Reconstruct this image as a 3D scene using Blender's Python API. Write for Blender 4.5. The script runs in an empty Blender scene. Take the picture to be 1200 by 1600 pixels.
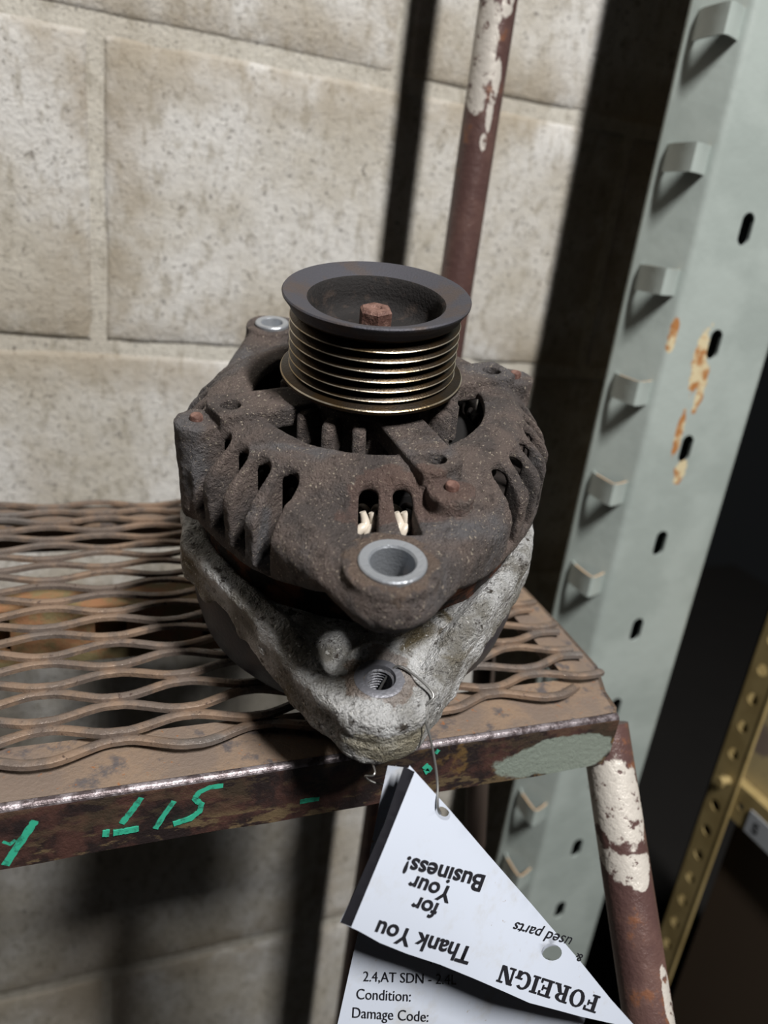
import bpy, math, random
import numpy as np
from mathutils import Matrix, Vector
random.seed(4); rng = np.random.default_rng(7)
SC = bpy.context.scene; COL = SC.collection; PI = math.pi
CZ = 1.2                                   # camera height above the floor
# ---------------------------------------------------------------- camera
cam = bpy.data.cameras.new('camera'); camo = bpy.data.objects.new('camera', cam); COL.objects.link(camo)
cam.sensor_fit = 'VERTICAL'; cam.sensor_height = 36; cam.sensor_width = 27; cam.lens = 1197/1600*36
Xc = np.array([.92857273, -.02233773, .37047768]); Nc = np.array([-.35108209, -.37664954, .85724937]); Uc = np.array([-.12039124, .92608647, .35758887])
right = Vector((Xc[0], Nc[0], -Uc[0])); down = Vector((Xc[1], Nc[1], -Uc[1])); fwd = Vector((Xc[2], Nc[2], -Uc[2]))
camo.matrix_world = Matrix(((right.x, -down.x, -fwd.x, 0), (right.y, -down.y, -fwd.y, 0), (right.z, -down.z, -fwd.z, CZ), (0, 0, 0, 1)))
cam.clip_start = .01; cam.clip_end = 30
cam.dof.use_dof = True; cam.dof.focus_distance = .272; cam.dof.aperture_fstop = 8.5
SC.camera = camo
# ---------------------------------------------------------------- light
w = bpy.data.worlds.new('world'); SC.world = w; w.use_nodes = True
w.node_tree.nodes['Background'].inputs[0].default_value = (.9, .95, 1, 1); w.node_tree.nodes['Background'].inputs[1].default_value = .006
ld = bpy.data.lights.new('ceiling_lamp', 'AREA'); ld.shape = 'RECTANGLE'; ld.size = .09; ld.size_y = .5; ld.energy = 60; ld.color = (1, .975, .94)
lo = bpy.data.objects.new('ceiling_lamp', ld); COL.objects.link(lo)
lo.location = (.28, -.84, CZ+1.42); tgt = Vector((.14, .3, CZ-.1))
lo.rotation_euler = (.35, 0, 0)
vs = SC.view_settings; vs.view_transform = 'Standard'; vs.look = 'None'; vs.gamma = 1; vs.use_curve_mapping = False; vs.exposure = 0
SC.cycles.max_bounces = 5; SC.cycles.diffuse_bounces = 1
# ---------------------------------------------------------------- helpers
def S(r, g, b):
    f = lambda c: (c/255/12.92 if c/255 <= .04045 else ((c/255+.055)/1.055)**2.4)
    return (f(r), f(g), f(b), 1)
class NM:
    """small node-material builder"""
    def __init__(s, name, rough=.7, metal=0., spec=.5):
        s.m = bpy.data.materials.new(name); s.m.use_nodes = True; s.t = s.m.node_tree; s.b = s.t.nodes['Principled BSDF']
        s.b.inputs['Roughness'].default_value = rough; s.b.inputs['Metallic'].default_value = metal; s.b.inputs['Specular IOR Level'].default_value = spec
        s.tc = s.t.nodes.new('ShaderNodeTexCoord'); s.co = s.tc.outputs['Object']
    def n(s, kind, **k):
        o = s.t.nodes.new('ShaderNode'+kind)
        for a, v in k.items(): setattr(o, a, v)
        return o
    def lk(s, a, b): s.t.links.new(a, b)
    def put(s, sock, v):
        if hasattr(v, 'is_output'): s.lk(v, sock)
        else: sock.default_value = v
    def noise(s, scale, detail=4, rough=.55, vec=None, stretch=None, dist=0):
        o = s.n('TexNoise'); o.inputs['Scale'].default_value = scale; o.inputs['Detail'].default_value = detail; o.inputs['Roughness'].default_value = rough; o.inputs['Distortion'].default_value = dist
        v = vec or s.co
        if stretch:
            mp = s.n('Mapping'); mp.inputs['Scale'].default_value = stretch; s.lk(v, mp.inputs['Vector']); v = mp.outputs[0]
        s.lk(v, o.inputs['Vector']); return o.outputs[0]
    def ramp(s, v, a, b, smooth=True):
        o = s.n('MapRange'); o.clamp = True; o.interpolation_type = 'SMOOTHSTEP' if smooth else 'LINEAR'
        s.put(o.inputs['Value'], v); o.inputs['From Min'].default_value = a; o.inputs['From Max'].default_value = b; return o.outputs[0]
    def math(s, op, a, b=0.):
        o = s.n('Math', operation=op); s.put(o.inputs[0], a); s.put(o.inputs[1], b); return o.outputs[0]
    def mix(s, f, a, b):
        o = s.n('Mix', data_type='RGBA'); s.put(o.inputs[0], f); s.put(o.inputs[6], a); s.put(o.inputs[7], b); return o.outputs[2]
    def col(s, v): s.put(s.b.inputs['Base Color'], v)
    def rough(s, v): s.put(s.b.inputs['Roughness'], v)
    def bump(s, h, dist, strength=1.):
        o = s.n('Bump'); o.inputs['Distance'].default_value = dist; o.inputs['Strength'].default_value = strength; s.put(o.inputs['Height'], h)
        s.lk(o.outputs[0], s.b.inputs['Normal'])
    def axis(s, i):
        o = s.n('SeparateXYZ'); s.lk(s.co, o.inputs[0]); return o.outputs[i]
    def blob(s, c, r, wob=.3, ns=60):
        """1 inside an irregular ellipsoid round c with radii r"""
        mp = s.n('Mapping'); mp.vector_type = 'POINT'
        mp.inputs['Location'].default_value = [-c[i]/r[i] for i in range(3)]; mp.inputs['Scale'].default_value = [1/q for q in r]
        s.lk(s.co, mp.inputs['Vector']); l = s.n('VectorMath', operation='LENGTH'); s.lk(mp.outputs[0], l.inputs[0])
        nz = s.noise(ns, 5, .6); v = s.math('ADD', l.outputs['Value'], s.math('MULTIPLY', s.math('SUBTRACT', nz, .5), wob*4))
        return s.math('SUBTRACT', 1., s.ramp(v, .92, 1.05))
M = {}
def flat(name, c, rough=.6, metal=0, spec=.5):
    k = NM(name, rough, metal, spec); k.col(c); M[name] = k.m; return k
# dirty cast front housing
k = NM('dirty_cast', .7, .1, .4)
c = k.mix(k.ramp(k.noise(45, 4), .40, .62), S(94, 87, 85), S(120, 107, 101))
c = k.mix(k.ramp(k.noise(30, 3, vec=None, dist=.5), .5, .68), c, S(112, 110, 112))
c = k.mix(k.ramp(k.noise(160, 5, .7), .52, .75), c, S(64, 56, 54))
c = k.mix(k.ramp(k.noise(900, 2, .6), .63, .69), c, S(184, 172, 156))
c = k.mix(k.ramp(k.noise(420, 3, .6), .70, .735), c, S(190, 184, 170))
c = k.mix(k.math('MULTIPLY', k.blob((-.021, -.0895, -.045), (.0135, .0135, .01), .3, 160), .5), c, S(128, 108, 92))
c = k.mix(k.math('MULTIPLY', k.blob((-.006, -.062, -.040), (.022, .012, .02), .6, 40), .45), c, S(118, 90, 80))
k.col(c); k.bump(k.math('ADD', k.noise(1000, 4, .75), k.math('MULTIPLY', k.noise(280, 4, .7), 1.6)), .0024); M['dirty_cast'] = k.m
# oxidised aluminium rear housing
k = NM('oxidised_aluminium', .5, .35, .5)
c = k.mix(k.ramp(k.noise(60, 5, .65), .38, .6), S(140, 137, 130), S(218, 219, 220))
c = k.mix(k.ramp(k.noise(240, 5, .7), .52, .68), c, S(78, 72, 66))
c = k.mix(k.ramp(k.noise(35, 4, .6, dist=.6), .57, .72), c, S(120, 110, 88))
c = k.mix(k.ramp(k.noise(700, 2), .64, .7), c, S(225, 224, 220))
c = k.mix(k.math('MULTIPLY', k.blob((-.021, -.0885, -.0925), (.0115, .0115, .006), .5, 120), .55), c, S(128, 104, 88))
c = k.mix(k.math('MULTIPLY', k.blob((-.024, -.108, -.106), (.02, .008, .006), .7, 60), .4), c, S(164, 154, 120))
k.col(c); k.bump(k.math('ADD', k.noise(800, 4, .7), k.math('MULTIPLY', k.noise(200, 4, .7), 1.5)), .0019); M['oxidised_aluminium'] = k.m
# bright machined steel, rusty fasteners, stator, cover
k = flat('machined_steel', S(172, 177, 184), .36, .6); k.bump(k.noise(900, 2), .0002)
k = flat('grey_boss', S(122, 123, 130), .45, .4); k.bump(k.noise(800, 3), .0003)
k = NM('rusty_fastener', .6, .2); k.col(k.mix(k.ramp(k.noise(300, 4), .4, .6), S(98, 70, 62), S(130, 100, 90))); k.bump(k.noise(900, 4), .0004); M['rusty_fastener'] = k.m
k = NM('stator_iron', .7, .1, .3)
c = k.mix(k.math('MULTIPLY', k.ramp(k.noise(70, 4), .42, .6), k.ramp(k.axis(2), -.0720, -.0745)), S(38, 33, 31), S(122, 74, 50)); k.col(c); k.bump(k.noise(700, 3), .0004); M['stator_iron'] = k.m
k = flat('cover_plastic', S(44, 48, 60), .42); k.bump(k.noise(500, 3), .0002)
flat('winding_enamel', S(206, 196, 182), .35)
flat('shaded_winding', S(34, 28, 25), .6)  # darker copy of the winding colour, so most slots read as shade
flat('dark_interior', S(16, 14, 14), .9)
# pulley
k = NM('pulley_rim', .62, .45, .4); k.col(k.mix(k.ramp(k.noise(60, 5, .6), .45, .62), S(80, 80, 87), S(88, 80, 78))); k.bump(k.noise(1200, 3), .0002); M['pulley_rim'] = k.m
k = NM('pulley_bowl', .8, .1, .3); k.col(k.mix(k.ramp(k.noise(200, 5, .6), .5, .7), S(40, 38, 38), S(62, 54, 50))); k.bump(k.noise(900, 3), .0004); M['pulley_bowl'] = k.m
k = NM('pulley_groove', .33, .75, .5); k.col(k.mix(k.ramp(k.noise(90, 4), .4, .65), S(58, 50, 42), S(70, 54, 34))); k.bump(k.noise(1500, 3), .00012); M['pulley_groove'] = k.m
k = NM('worn_crest', .3, .85); k.col(k.mix(k.ramp(k.noise(60, 4), .42, .6), S(206, 196, 178), S(160, 140, 108))); k.bump(k.noise(1500, 3), .0001); M['worn_crest'] = k.m
# concrete
def concrete(name, a, b_, d):
    k = NM(name, .88, 0, .25)
    k.co = k.n('NewGeometry').outputs['Position']
    c = k.mix(k.ramp(k.noise(11, 5, .6), .36, .64), a, b_)
    c = k.mix(k.math('MULTIPLY', k.ramp(k.noise(6, 3, .5, stretch=(1, 1, .5)), .52, .7), .7), c, d)
    c = k.mix(k.math('MULTIPLY', k.ramp(k.noise(130, 5, .7, stretch=(1, 1, .45)), .5, .66), .55), c, S(150, 142, 126))
    c = k.mix(k.math('MULTIPLY', k.ramp(k.noise(260, 4, .75), .58, .66), .75), c, S(96, 90, 84))
    c = k.mix(k.math('MULTIPLY', k.ramp(k.noise(75, 4, .8), .66, .71), .8), c, S(70, 64, 58))
    at = k.n('Attribute', attribute_name='grime'); c = k.mix(k.math('MULTIPLY', at.outputs['Fac'], k.math('MULTIPLY', k.ramp(k.noise(22, 4, .6), .3, .62), .75)), c, S(160, 148, 130))
    k.col(c); k.bump(k.math('ADD', k.math('ADD', k.noise(420, 4, .7), k.math('MULTIPLY', k.noise(90, 4, .7), 1.2)), k.noise(28, 3)), .0012)
    M[name] = k.m
concrete('block_concrete', S(214, 212, 208), S(190, 184, 172), S(176, 164, 148))
concrete('mortar', S(206, 202, 192), S(192, 186, 174), S(180, 171, 156))
# rusted mesh, step pan, lip
k = NM('rusty_mesh', .42, .25, .6)
c = k.mix(k.ramp(k.noise(60, 5, .6), .4, .6), S(118, 106, 98), S(142, 120, 102))
c = k.mix(k.ramp(k.noise(25, 4), .55, .7), c, S(118, 112, 108))
c = k.mix(k.ramp(k.noise(400, 4, .7), .6, .72), c, S(70, 52, 46))
k.col(c); k.rough(k.ramp(k.noise(120, 4), .2, .9)); k.bump(k.noise(500, 5, .7), .0005); M['rusty_mesh'] = k.m
k = NM('rusty_plate', .6, .2, .45)
c = k.mix(k.ramp(k.noise(35, 5, .65), .4, .62), S(130, 115, 104), S(150, 128, 108))
c = k.mix(k.ramp(k.noise(70, 5, .65), .52, .66), c, S(98, 92, 92))
c = k.mix(k.ramp(k.noise(300, 4, .7), .62, .72), c, S(160, 104, 60))
k.col(c); k.bump(k.noise(500, 5, .7), .0005); M['rusty_plate'] = k.m
k = NM('lip_paint', .5, .15, .5)
c = k.mix(k.ramp(k.noise(60, 5, .65), .42, .62), S(44, 36, 36), S(84, 58, 52))
zl = k.axis(2)
band = k.math('MULTIPLY', k.ramp(zl, CZ-.204, CZ-.208), 1.)
c = k.mix(k.math('MULTIPLY', k.ramp(k.noise(90, 5, .7, stretch=(.5, 1, 1.6)), .50, .56), k.math('ADD', .25, k.math('MULTIPLY', band, .65))), c, S(112, 96, 72))
c = k.mix(k.math('MULTIPLY', k.ramp(k.noise(45, 4, .7), .55, .62), k.ramp(k.axis(0), .1, .16)), c, S(124, 98, 60))
c = k.mix(k.blob((.190, .216, CZ-.205), (.030, .03, .0095), .22, 90), c, S(142, 152, 142))
k.col(c); k.bump(k.noise(400, 5, .7), .0006); M['lip_paint'] = k.m
k = NM('edge_worn_steel', .38, .5, .5); k.col(k.mix(k.ramp(k.noise(200, 5, .7), .4, .6), S(84, 74, 76), S(150, 142, 146))); k.bump(k.noise(700, 4), .0003); M['edge_worn_steel'] = k.m
def tube_mat(name, chips, lo_=.54):
    k = NM(name, .36, .1, .5)
    c = k.mix(k.ramp(k.noise(30, 5), .4, .62), S(90, 67, 64), S(112, 86, 79))
    c = k.mix(k.ramp(k.noise(60, 5, .7), .58, .66), c, S(124, 84, 64))
    m = None
    for (cc, rr) in chips:
        b_ = k.blob(cc, rr, .4, 110); m = b_ if m is None else k.math('MAXIMUM', m, b_)
    if m is not None: c = k.mix(k.math('MULTIPLY', m, k.ramp(k.noise(150, 4, .7), .36, .44)), c, S(204, 198, 190))
    k.col(c); k.bump(k.math('ADD', k.noise(300, 4, .7), k.noise(60, 3)), .0006); M[name] = k.m
tube_mat('tube_back', [((.2305, .457, CZ+.079), (.0028, .03, .012)), ((.2300, .457, CZ+.062), (.0025, .03, .009)), ((.2285, .457, CZ+.048), (.0022, .03, .005)), ((.2225, .457, CZ+.095), (.006, .03, .03)), ((.231, .457, CZ+.125), (.004, .03, .012))])
tube_mat('tube_front', [((.2185, .205, CZ-.226), (.0125, .03, .017)), ((.2195, .190, CZ-.249), (.011, .03, .006)), ((.2265, .165, CZ-.292), (.0035, .03, .012)), ((.229, .155, CZ-.308), (.003, .03, .008))])
tube_mat('tube_plain', [])
k = NM('tube_dark', .6); k.col(S(64, 54, 48)); M['tube_dark'] = k.m
k = NM('grey_paint', .42, 0, .5)
c = k.mix(k.ramp(k.noise(14, 4), .4, .6), S(172, 182, 178), S(160, 170, 166))
for (cc, rr) in [((.409, .43, CZ-.068), (.007, .03, .024)), ((.417, .43, CZ-.088), (.004, .03, .016)), ((.408, .43, CZ-.122), (.0035, .03, .02)), ((.4185, .43, CZ-.150), (.0055, .03, .010)), ((.381, .436, CZ-.052), (.003, .03, .012))]:
    b_ = k.blob(cc, rr, .35, 130); c = k.mix(b_, c, k.mix(k.ramp(k.noise(90, 4), .45, .58), S(214, 200, 164), S(176, 122, 74)))
c = k.mix(k.ramp(k.noise(160, 3, .8), .74, .76), c, S(70, 66, 60))
k.col(c); k.bump(k.noise(60, 3), .0005); M['grey_paint'] = k.m
k = NM('tan_paint', .5); k.col(k.mix(k.ramp(k.noise(30, 4), .4, .65), S(176, 156, 108), S(158, 138, 92))); M['tan_paint'] = k.m
k = NM('cardboard_tan', .8); k.col(k.mix(k.ramp(k.noise(25, 4), .5, .62), S(206, 188, 142), S(150, 134, 122))); M['cardboard_tan'] = k.m
flat('worn_edge', S(196, 168, 136), .6)
flat('dark_brown_board', S(66, 52, 38), .8)
k = NM('bar_paint', .7); k.col(k.mix(k.ramp(k.noise(50, 5, .7), .42, .6), S(150, 108, 76), S(128, 116, 82))); k.bump(k.noise(400, 4), .0005); M['bar_paint'] = k.m
k = NM('paper', .55, 0, .3); c = k.mix(k.ramp(k.noise(45, 5, .7), .52, .8), S(206, 214, 229), S(194, 195, 196))
c = k.mix(k.math('MULTIPLY', k.ramp(k.noise(260, 4, .7), .64, .7), k.ramp(k.noise(30, 2), .5, .6)), c, S(170, 160, 150)); k.col(c); M['paper'] = k.m
flat('label_grey', S(176, 180, 186), .6)
flat('ink', S(30, 30, 36), .6); flat('grey_ink', S(60, 60, 66), .6)
k = NM('chalk_green', .8); k.col(k.mix(k.ramp(k.noise(260, 4, .7), .5, .64), S(48, 172, 140), S(36, 120, 98))); M['chalk_green'] = k.m
k = NM('wire_steel', .35, .8); k.col(S(170, 170, 168)); M['wire_steel'] = k.m
k = NM('floor_concrete', .9); k.col(k.mix(k.noise(8, 4), S(24, 22, 21), S(32, 30, 28))); M['floor_concrete'] = k.m

def V(x, y, z): return Vector((x, y, z+CZ))
def obj(name, me, mt=None, parent=None, mat=None):
    if mt is not None:
        me.materials.clear()
        for q in (mt if isinstance(mt, (list, tuple)) else [mt]): me.materials.append(M[q])
    o = bpy.data.objects.new(name, me); COL.objects.link(o)
    if parent: o.parent = parent
    if mat is not None: o.matrix_local = mat
    return o
def mesh(name, vs_, fs, smooth=True):
    me = bpy.data.meshes.new(name); me.from_pydata([tuple(v) for v in vs_], [], fs); me.validate()
    if smooth: me.polygons.foreach_set('use_smooth', [True]*len(me.polygons))
    me.update(); return me
def sharp(me, deg=35):
    me.set_sharp_from_angle(angle=math.radians(deg)); return me
def empty(name, label=None, cat=None, group=None, mat=None, kind=None):
    o = bpy.data.objects.new(name, None); COL.objects.link(o); o.empty_display_size = .02
    if mat is not None: o.matrix_world = mat
    tag(o, label, cat, group, kind); return o
def tag(o, label=None, cat=None, group=None, kind=None):
    for kk, v in (('label', label), ('category', cat), ('group', group), ('kind', kind)):
        if v: o[kk] = v
    return o
class MB:
    def __init__(s): s.v = []; s.f = []; s.mi = []
    def add(s, vv, ff, mi=0):
        n = len(s.v); s.v += [tuple(v) for v in vv]; s.f += [tuple(i+n for i in f) for f in ff]; s.mi += [mi]*len(ff)
    def box(s, x0, x1, y0, y1, z0, z1, mi=0):
        s.add([(x, y, z) for x in (x0, x1) for y in (y0, y1) for z in (z0, z1)],
              [(0, 1, 3, 2), (4, 6, 7, 5), (0, 4, 5, 1), (2, 3, 7, 6), (0, 2, 6, 4), (1, 5, 7, 3)], mi)
    def tube(s, pts, r, n=16, cap=True, mi=0, rs=None):
        pts = [Vector(p) for p in pts]; vv = []; ff = []
        up = None
        for i, p in enumerate(pts):
            t = (pts[min(i+1, len(pts)-1)]-pts[max(i-1, 0)]).normalized()
            if up is None: up = Vector((0, 0, 1)) if abs(t.z) < .9 else Vector((1, 0, 0))
            a = (up-t*up.dot(t)).normalized(); b_ = t.cross(a); up = a
            rr = rs[i] if rs else r
            for j in range(n):
                q = 2*PI*j/n; vv.append(p+(a*math.cos(q)+b_*math.sin(q))*rr)
        for i in range(len(pts)-1):
            for j in range(n): ff.append((i*n+j, i*n+(j+1) % n, (i+1)*n+(j+1) % n, (i+1)*n+j))
        if cap: ff.append(tuple(reversed(range(n)))); ff.append(tuple(range((len(pts)-1)*n, len(pts)*n)))
        s.add(vv, ff, mi)
    def sweep(s, pts, prof, closed=True, mi=0, up=(0, 0, 1)):
        """prof: list of (side, up) points, swept along pts"""
        pts = [Vector(p) for p in pts]; vv = []; ff = []; n = len(prof); up = Vector(up)
        for i, p in enumerate(pts):
            t = (pts[min(i+1, len(pts)-1)]-pts[max(i-1, 0)]).normalized(); sd = t.cross(up).normalized(); u = sd.cross(t)
            for (a, b_) in prof: vv.append(p+sd*a+u*b_)
        for i in range(len(pts)-1):
            for j in range(n if closed else n-1): ff.append((i*n+j, i*n+(j+1) % n, (i+1)*n+(j+1) % n, (i+1)*n+j))
        if closed: ff.append(tuple(reversed(range(n)))); ff.append(tuple(range((len(pts)-1)*n, len(pts)*n)))
        s.add(vv, ff, mi)
    def prism(s, poly, z0, z1, mi=0, f=None):
        """poly (x,y) list, extruded between z0 and z1; f maps (x,y,z)->point"""
        f = f or (lambda x, y, z: (x, y, z)); n = len(poly)
        s.add([f(x, y, z0) for x, y in poly]+[f(x, y, z1) for x, y in poly],
              [tuple(reversed(range(n))), tuple(range(n, 2*n))]+[(i, (i+1) % n, n+(i+1) % n, n+i) for i in range(n)], mi)
    def lathe(s, prof, n=96, mi=None):
        """prof: (r, z) list, revolved about z"""
        vv = []; ff = []; m = len(prof)
        for j in range(n):
            q = 2*PI*j/n
            for (r, z) in prof: vv.append((r*math.cos(q), r*math.sin(q), z))
        for j in range(n):
            for i in range(m-1): ff.append((j*m+i, ((j+1) % n)*m+i, ((j+1) % n)*m+i+1, j*m+i+1))
        nb = len(s.v); s.v += vv; s.f += [tuple(i+nb for i in f) for f in ff]
        s.mi += [(mi[q % (m-1)] if isinstance(mi, (list, tuple)) else (mi or 0)) for q in range(len(ff))]
    def build(s, name, mt, parent=None, smooth=False, angle=None, mat=None):
        me = mesh(name, s.v, s.f, smooth or angle is not None)
        if len(me.polygons) == len(s.mi): me.polygons.foreach_set('material_index', s.mi)
        bm_fix(me)
        if angle is not None: sharp(me, angle)
        mi = s.mi[:]; o = obj(name, me, mt, parent, mat)
        if len(me.polygons) == len(mi): me.polygons.foreach_set('material_index', mi)
        return o
def bm_fix(me):
    import bmesh
    bm = bmesh.new(); bm.from_mesh(me); bmesh.ops.recalc_face_normals(bm, faces=bm.faces); bm.to_mesh(me); bm.free()
# ---------------------------------------------------------------- setting: block wall and floor
D = .568
rows = [-1.2, -1.128, -.924, -.7206, -.5157, -.3115, -.108, .0875, .283, .48, .68, .88]
wall = MB(); wall.box(-1.2, .474, D+.0016, D+.09, -1.2+CZ, .88+CZ)
wo = wall.build('wall_back', 'mortar'); tag(wo, kind='structure')
def block(x0, x1, z0, z1, seed):
    r = random.Random(seed); nx = max(3, int((x1-x0)/.02)); nz = max(3, int((z1-z0)/.02)); vv = []; ff = []
    g = .0035; x0 += g; x1 -= g; z0 += g; z1 -= g
    tilt = r.uniform(-.0006, .0006)
    xs = [x0, x0+.0015, x0+.005]+[x0+(x1-x0)*i/nx for i in range(1, nx)]+[x1-.005, x1-.0015, x1]
    zs = [z0, z0+.0015, z0+.005]+[z0+(z1-z0)*i/nz for i in range(1, nz)]+[z1-.005, z1-.0015, z1]
    for i, x in enumerate(xs):
        for j, z in enumerate(zs):
            e = min(i, len(xs)-1-i, j, len(zs)-1-j)
            y = D+(.012, .0016, .0004)[e] if e < 3 else D+r.uniform(-.0003, .0003)
            if e == 0: y = D+.012
            jx = r.uniform(-.0008, .0008) if e < 2 else 0; jz = r.uniform(-.0008, .0008) if e < 2 else 0
            if e == 1 and r.random() < .06: y += .0015; jx *= 2.5; jz *= 2.5
            vv.append((x+jx, y+tilt*(x-x0)/.4, z+jz+CZ))
    m = len(zs)
    for i in range(len(xs)-1):
        for j in range(m-1): ff.append((i*m+j, (i+1)*m+j, (i+1)*m+j+1, i*m+j+1))
    me = mesh('concrete_block', vv, ff); at = me.attributes.new('grime', 'FLOAT', 'POINT')
    for i in range(len(xs)):
        for j in range(m): e = min(i, len(xs)-1-i, j, m-1-j); at.data[i*m+j].value = (.5, .8, .9, .6)[e] if e < 4 else 0.
    return me
for ri in range(len(rows)-1):
    z0, z1 = rows[ri], rows[ri+1]; off = .016 if (ri % 2 == 0) else .216
    # the course from -.108 to .0875 (ri 6) has its joint at x = .016
    x = off-1.2-.4
    while x < .474:
        a, b_ = max(x, -1.2), min(x+.4, .474)
        if b_-a > .03: obj('concrete_block', block(a, b_, z0, z1, ri*31+int(x*10)), 'block_concrete', wo)
        x += .4
fl = MB(); fl.box(-2, 2.6, -1.8, 2.2, -.05, 0); tag(fl.build('floor', 'floor_concrete'), kind='structure')
# ---------------------------------------------------------------- rolling ladder: step pan, mesh, tubes
lad = empty('rolling_ladder', 'rusty rolling ladder step of expanded metal with brown tube legs, carrying the alternator', 'ladder', mat=Matrix.Translation((0, .33, 0)))
LI = Matrix.Translation((0, -.33, 0))
SL = .056
def zs(y): return -.1886+SL*(y-.216)
YF, YB, XL, XR = .216, .441, -.36, .2305
def pl(x, y, dz=0): return V(x, y, zs(y)+dz)
# pan: a sheet 2 mm thick with a rectangular opening, edges rolled down into lips
pan = MB()
def strip(o, i):                           # o / i: outer and inner outlines of the same length, top and underside
    n = len(o)
    pan.add([pl(*p) for p in o]+[pl(*p) for p in i]+[pl(*p, -.002) for p in o]+[pl(*p, -.002) for p in i],
            [(k_, (k_+1) % n, n+(k_+1) % n, n+k_) for k_ in range(n)]+[(2*n+k_, 3*n+k_, 3*n+(k_+1) % n, 2*n+(k_+1) % n) for k_ in range(n)]+
            [(n+k_, n+(k_+1) % n, 3*n+(k_+1) % n, 3*n+k_) for k_ in range(n)])
outer = [(XL, YF+.002), (-.2, YF+.002), (-.05, YF+.002), (.1, YF+.002), (.205, YF+.002), (.2165, YF+.0025), (.2185, YF+.005), (.2205, .232), (.2285, .25), (.2300, .28), (XR, .36), (XR, YB-.01), (.224, YB-.003), (.214, YB), (.05, YB), (-.1, YB), (XL, YB)]
inner = [(XL+.03, .2435), (-.2, .2435), (-.05, .2435), (.1, .2435), (.19, .2435), (.2, .2435), (.205, .2435), (.205, .245), (.207, .25), (.2085, .28), (.2085, .36), (.2085, .414), (.2085, .418), (.19, .418), (.05, .418), (-.1, .418), (XL+.03, .418)]
strip(outer, inner)
pan.build('step_pan', 'rusty_plate', lad, angle=40, mat=LI)
# front lip with a rounded shiny bend
lip = MB(); prof = []
for q in range(7):
    a = q/6*PI/2; prof.append((.002-.0025*math.sin(a)*1.0, -.0025+.0025*math.cos(a)))
xs = [XL+.0] + [XL+(0.2165-XL)*i/30 for i in range(1, 31)]
for i in range(len(xs)-1):
    x0, x1 = xs[i], xs[i+1]; w0, w1 = [.0004*math.sin(v*60)+.0002*math.sin(v*170) for v in (x0, x1)]
    for q in range(6):
        (a0, b0), (a1, b1) = prof[q], prof[q+1]
        lip.add([V(x0, YF+a0, zs(YF)+b0), V(x1, YF+a0, zs(YF)+b0), V(x1, YF+a1, zs(YF)+b1), V(x0, YF+a1, zs(YF)+b1)], [(0, 1, 2, 3)], 1 if q < 5 else 0)
    lip.add([V(x0, YF-.0005, zs(YF)-.0025), V(x1, YF-.0005, zs(YF)-.0025), V(x1, YF+w1, zs(YF)-.0255), V(x0, YF+w0, zs(YF)-.0255),
             V(x0, YF+.002, zs(YF)-.0025), V(x1, YF+.002, zs(YF)-.0025), V(x1, YF+.002, zs(YF)-.0255), V(x0, YF+.002, zs(YF)-.0255)],
            [(0, 1, 2, 3), (4, 7, 6, 5), (3, 2, 6, 7)], 0)
lip.build('front_lip', ['lip_paint', 'edge_worn_steel'], lad, angle=50, mat=LI)
sl = MB()
side = outer[5:13]
for i in range(len(side)-1):
    (x0, y0), (x1, y1) = side[i], side[i+1]
    sl.add([pl(x0, y0), pl(x1, y1), pl(x1, y1, -.025), pl(x0, y0, -.025), pl(x0-.002, y0+.001), pl(x1-.002, y1+.0), pl(x1-.002, y1, -.025), pl(x0-.002, y0+.001, -.025)],
           [(0, 1, 2, 3), (4, 7, 6, 5), (0, 4, 5, 1), (3, 2, 6, 7), (0, 3, 7, 4), (1, 5, 6, 2)])
sl.build('side_lip', 'rusty_plate', lad, mat=LI)
bl = MB()
a = [pl(XL, YB), pl(.214, YB), pl(.214, YB, -.027), pl(XL, YB, -.027), pl(XL, YB-.002), pl(.214, YB-.002), pl(.214, YB-.002, -.027), pl(XL, YB-.002, -.027)]
bl.add(a, [(0, 1, 2, 3), (4, 7, 6, 5), (0, 4, 5, 1), (3, 2, 6, 7), (0, 3, 7, 4), (1, 5, 6, 2)])
bl.build('back_lip', 'rusty_plate', lad, mat=LI)
# expanded metal: zigzag strands meeting at knuckles
em = MB(); LW, SW = .0508, .0203; XA = -.0139
prof = [(-.0021, -.0008), (-.0021, .0006), (-.0012, .0016), (.0008, .0021), (.0022, .0014), (.0022, -.0004), (.0010, -.0010)]
x_start = XA-LW*6.5; rr = random.Random(3)
nrow = 21
for r_ in range(nrow):
    ylo = .228+SW/2*r_; pts = []
    down_at_A = (r_ % 2 == 0)
    xe = .2225-(0.004 if r_ % 3 == 0 else 0)
    if r_ == 0: xe = .2050
    x = x_start; n = int((xe-x_start)/.0028)
    jit = rr.uniform(-.0005, .0005)
    for i in range(n+1):
        x = x_start+(xe-x_start)*i/n
        ph = ((x-XA)/LW) % 1.0                      # 0 at column A
        tri = abs(ph-.5)*2                          # 1 at A, 0 at B
        tri = min(1, max(0, (tri-.13)/.74)); tri = tri*tri*(3-2*tri)*.5+tri*.5
        f = (1-tri) if down_at_A else tri           # 0 = near knuckle, 1 = far knuckle
        y = ylo+.0012+(SW/2-.0024)*f+jit*.3
        pts.append(pl(x, y, .0022+.0016*(1-f)+.0003*math.sin(x*90+r_)))
    em.sweep(pts, prof)
em.build('expanded_metal_mesh', 'rusty_mesh', lad, angle=50, mat=LI)
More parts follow.
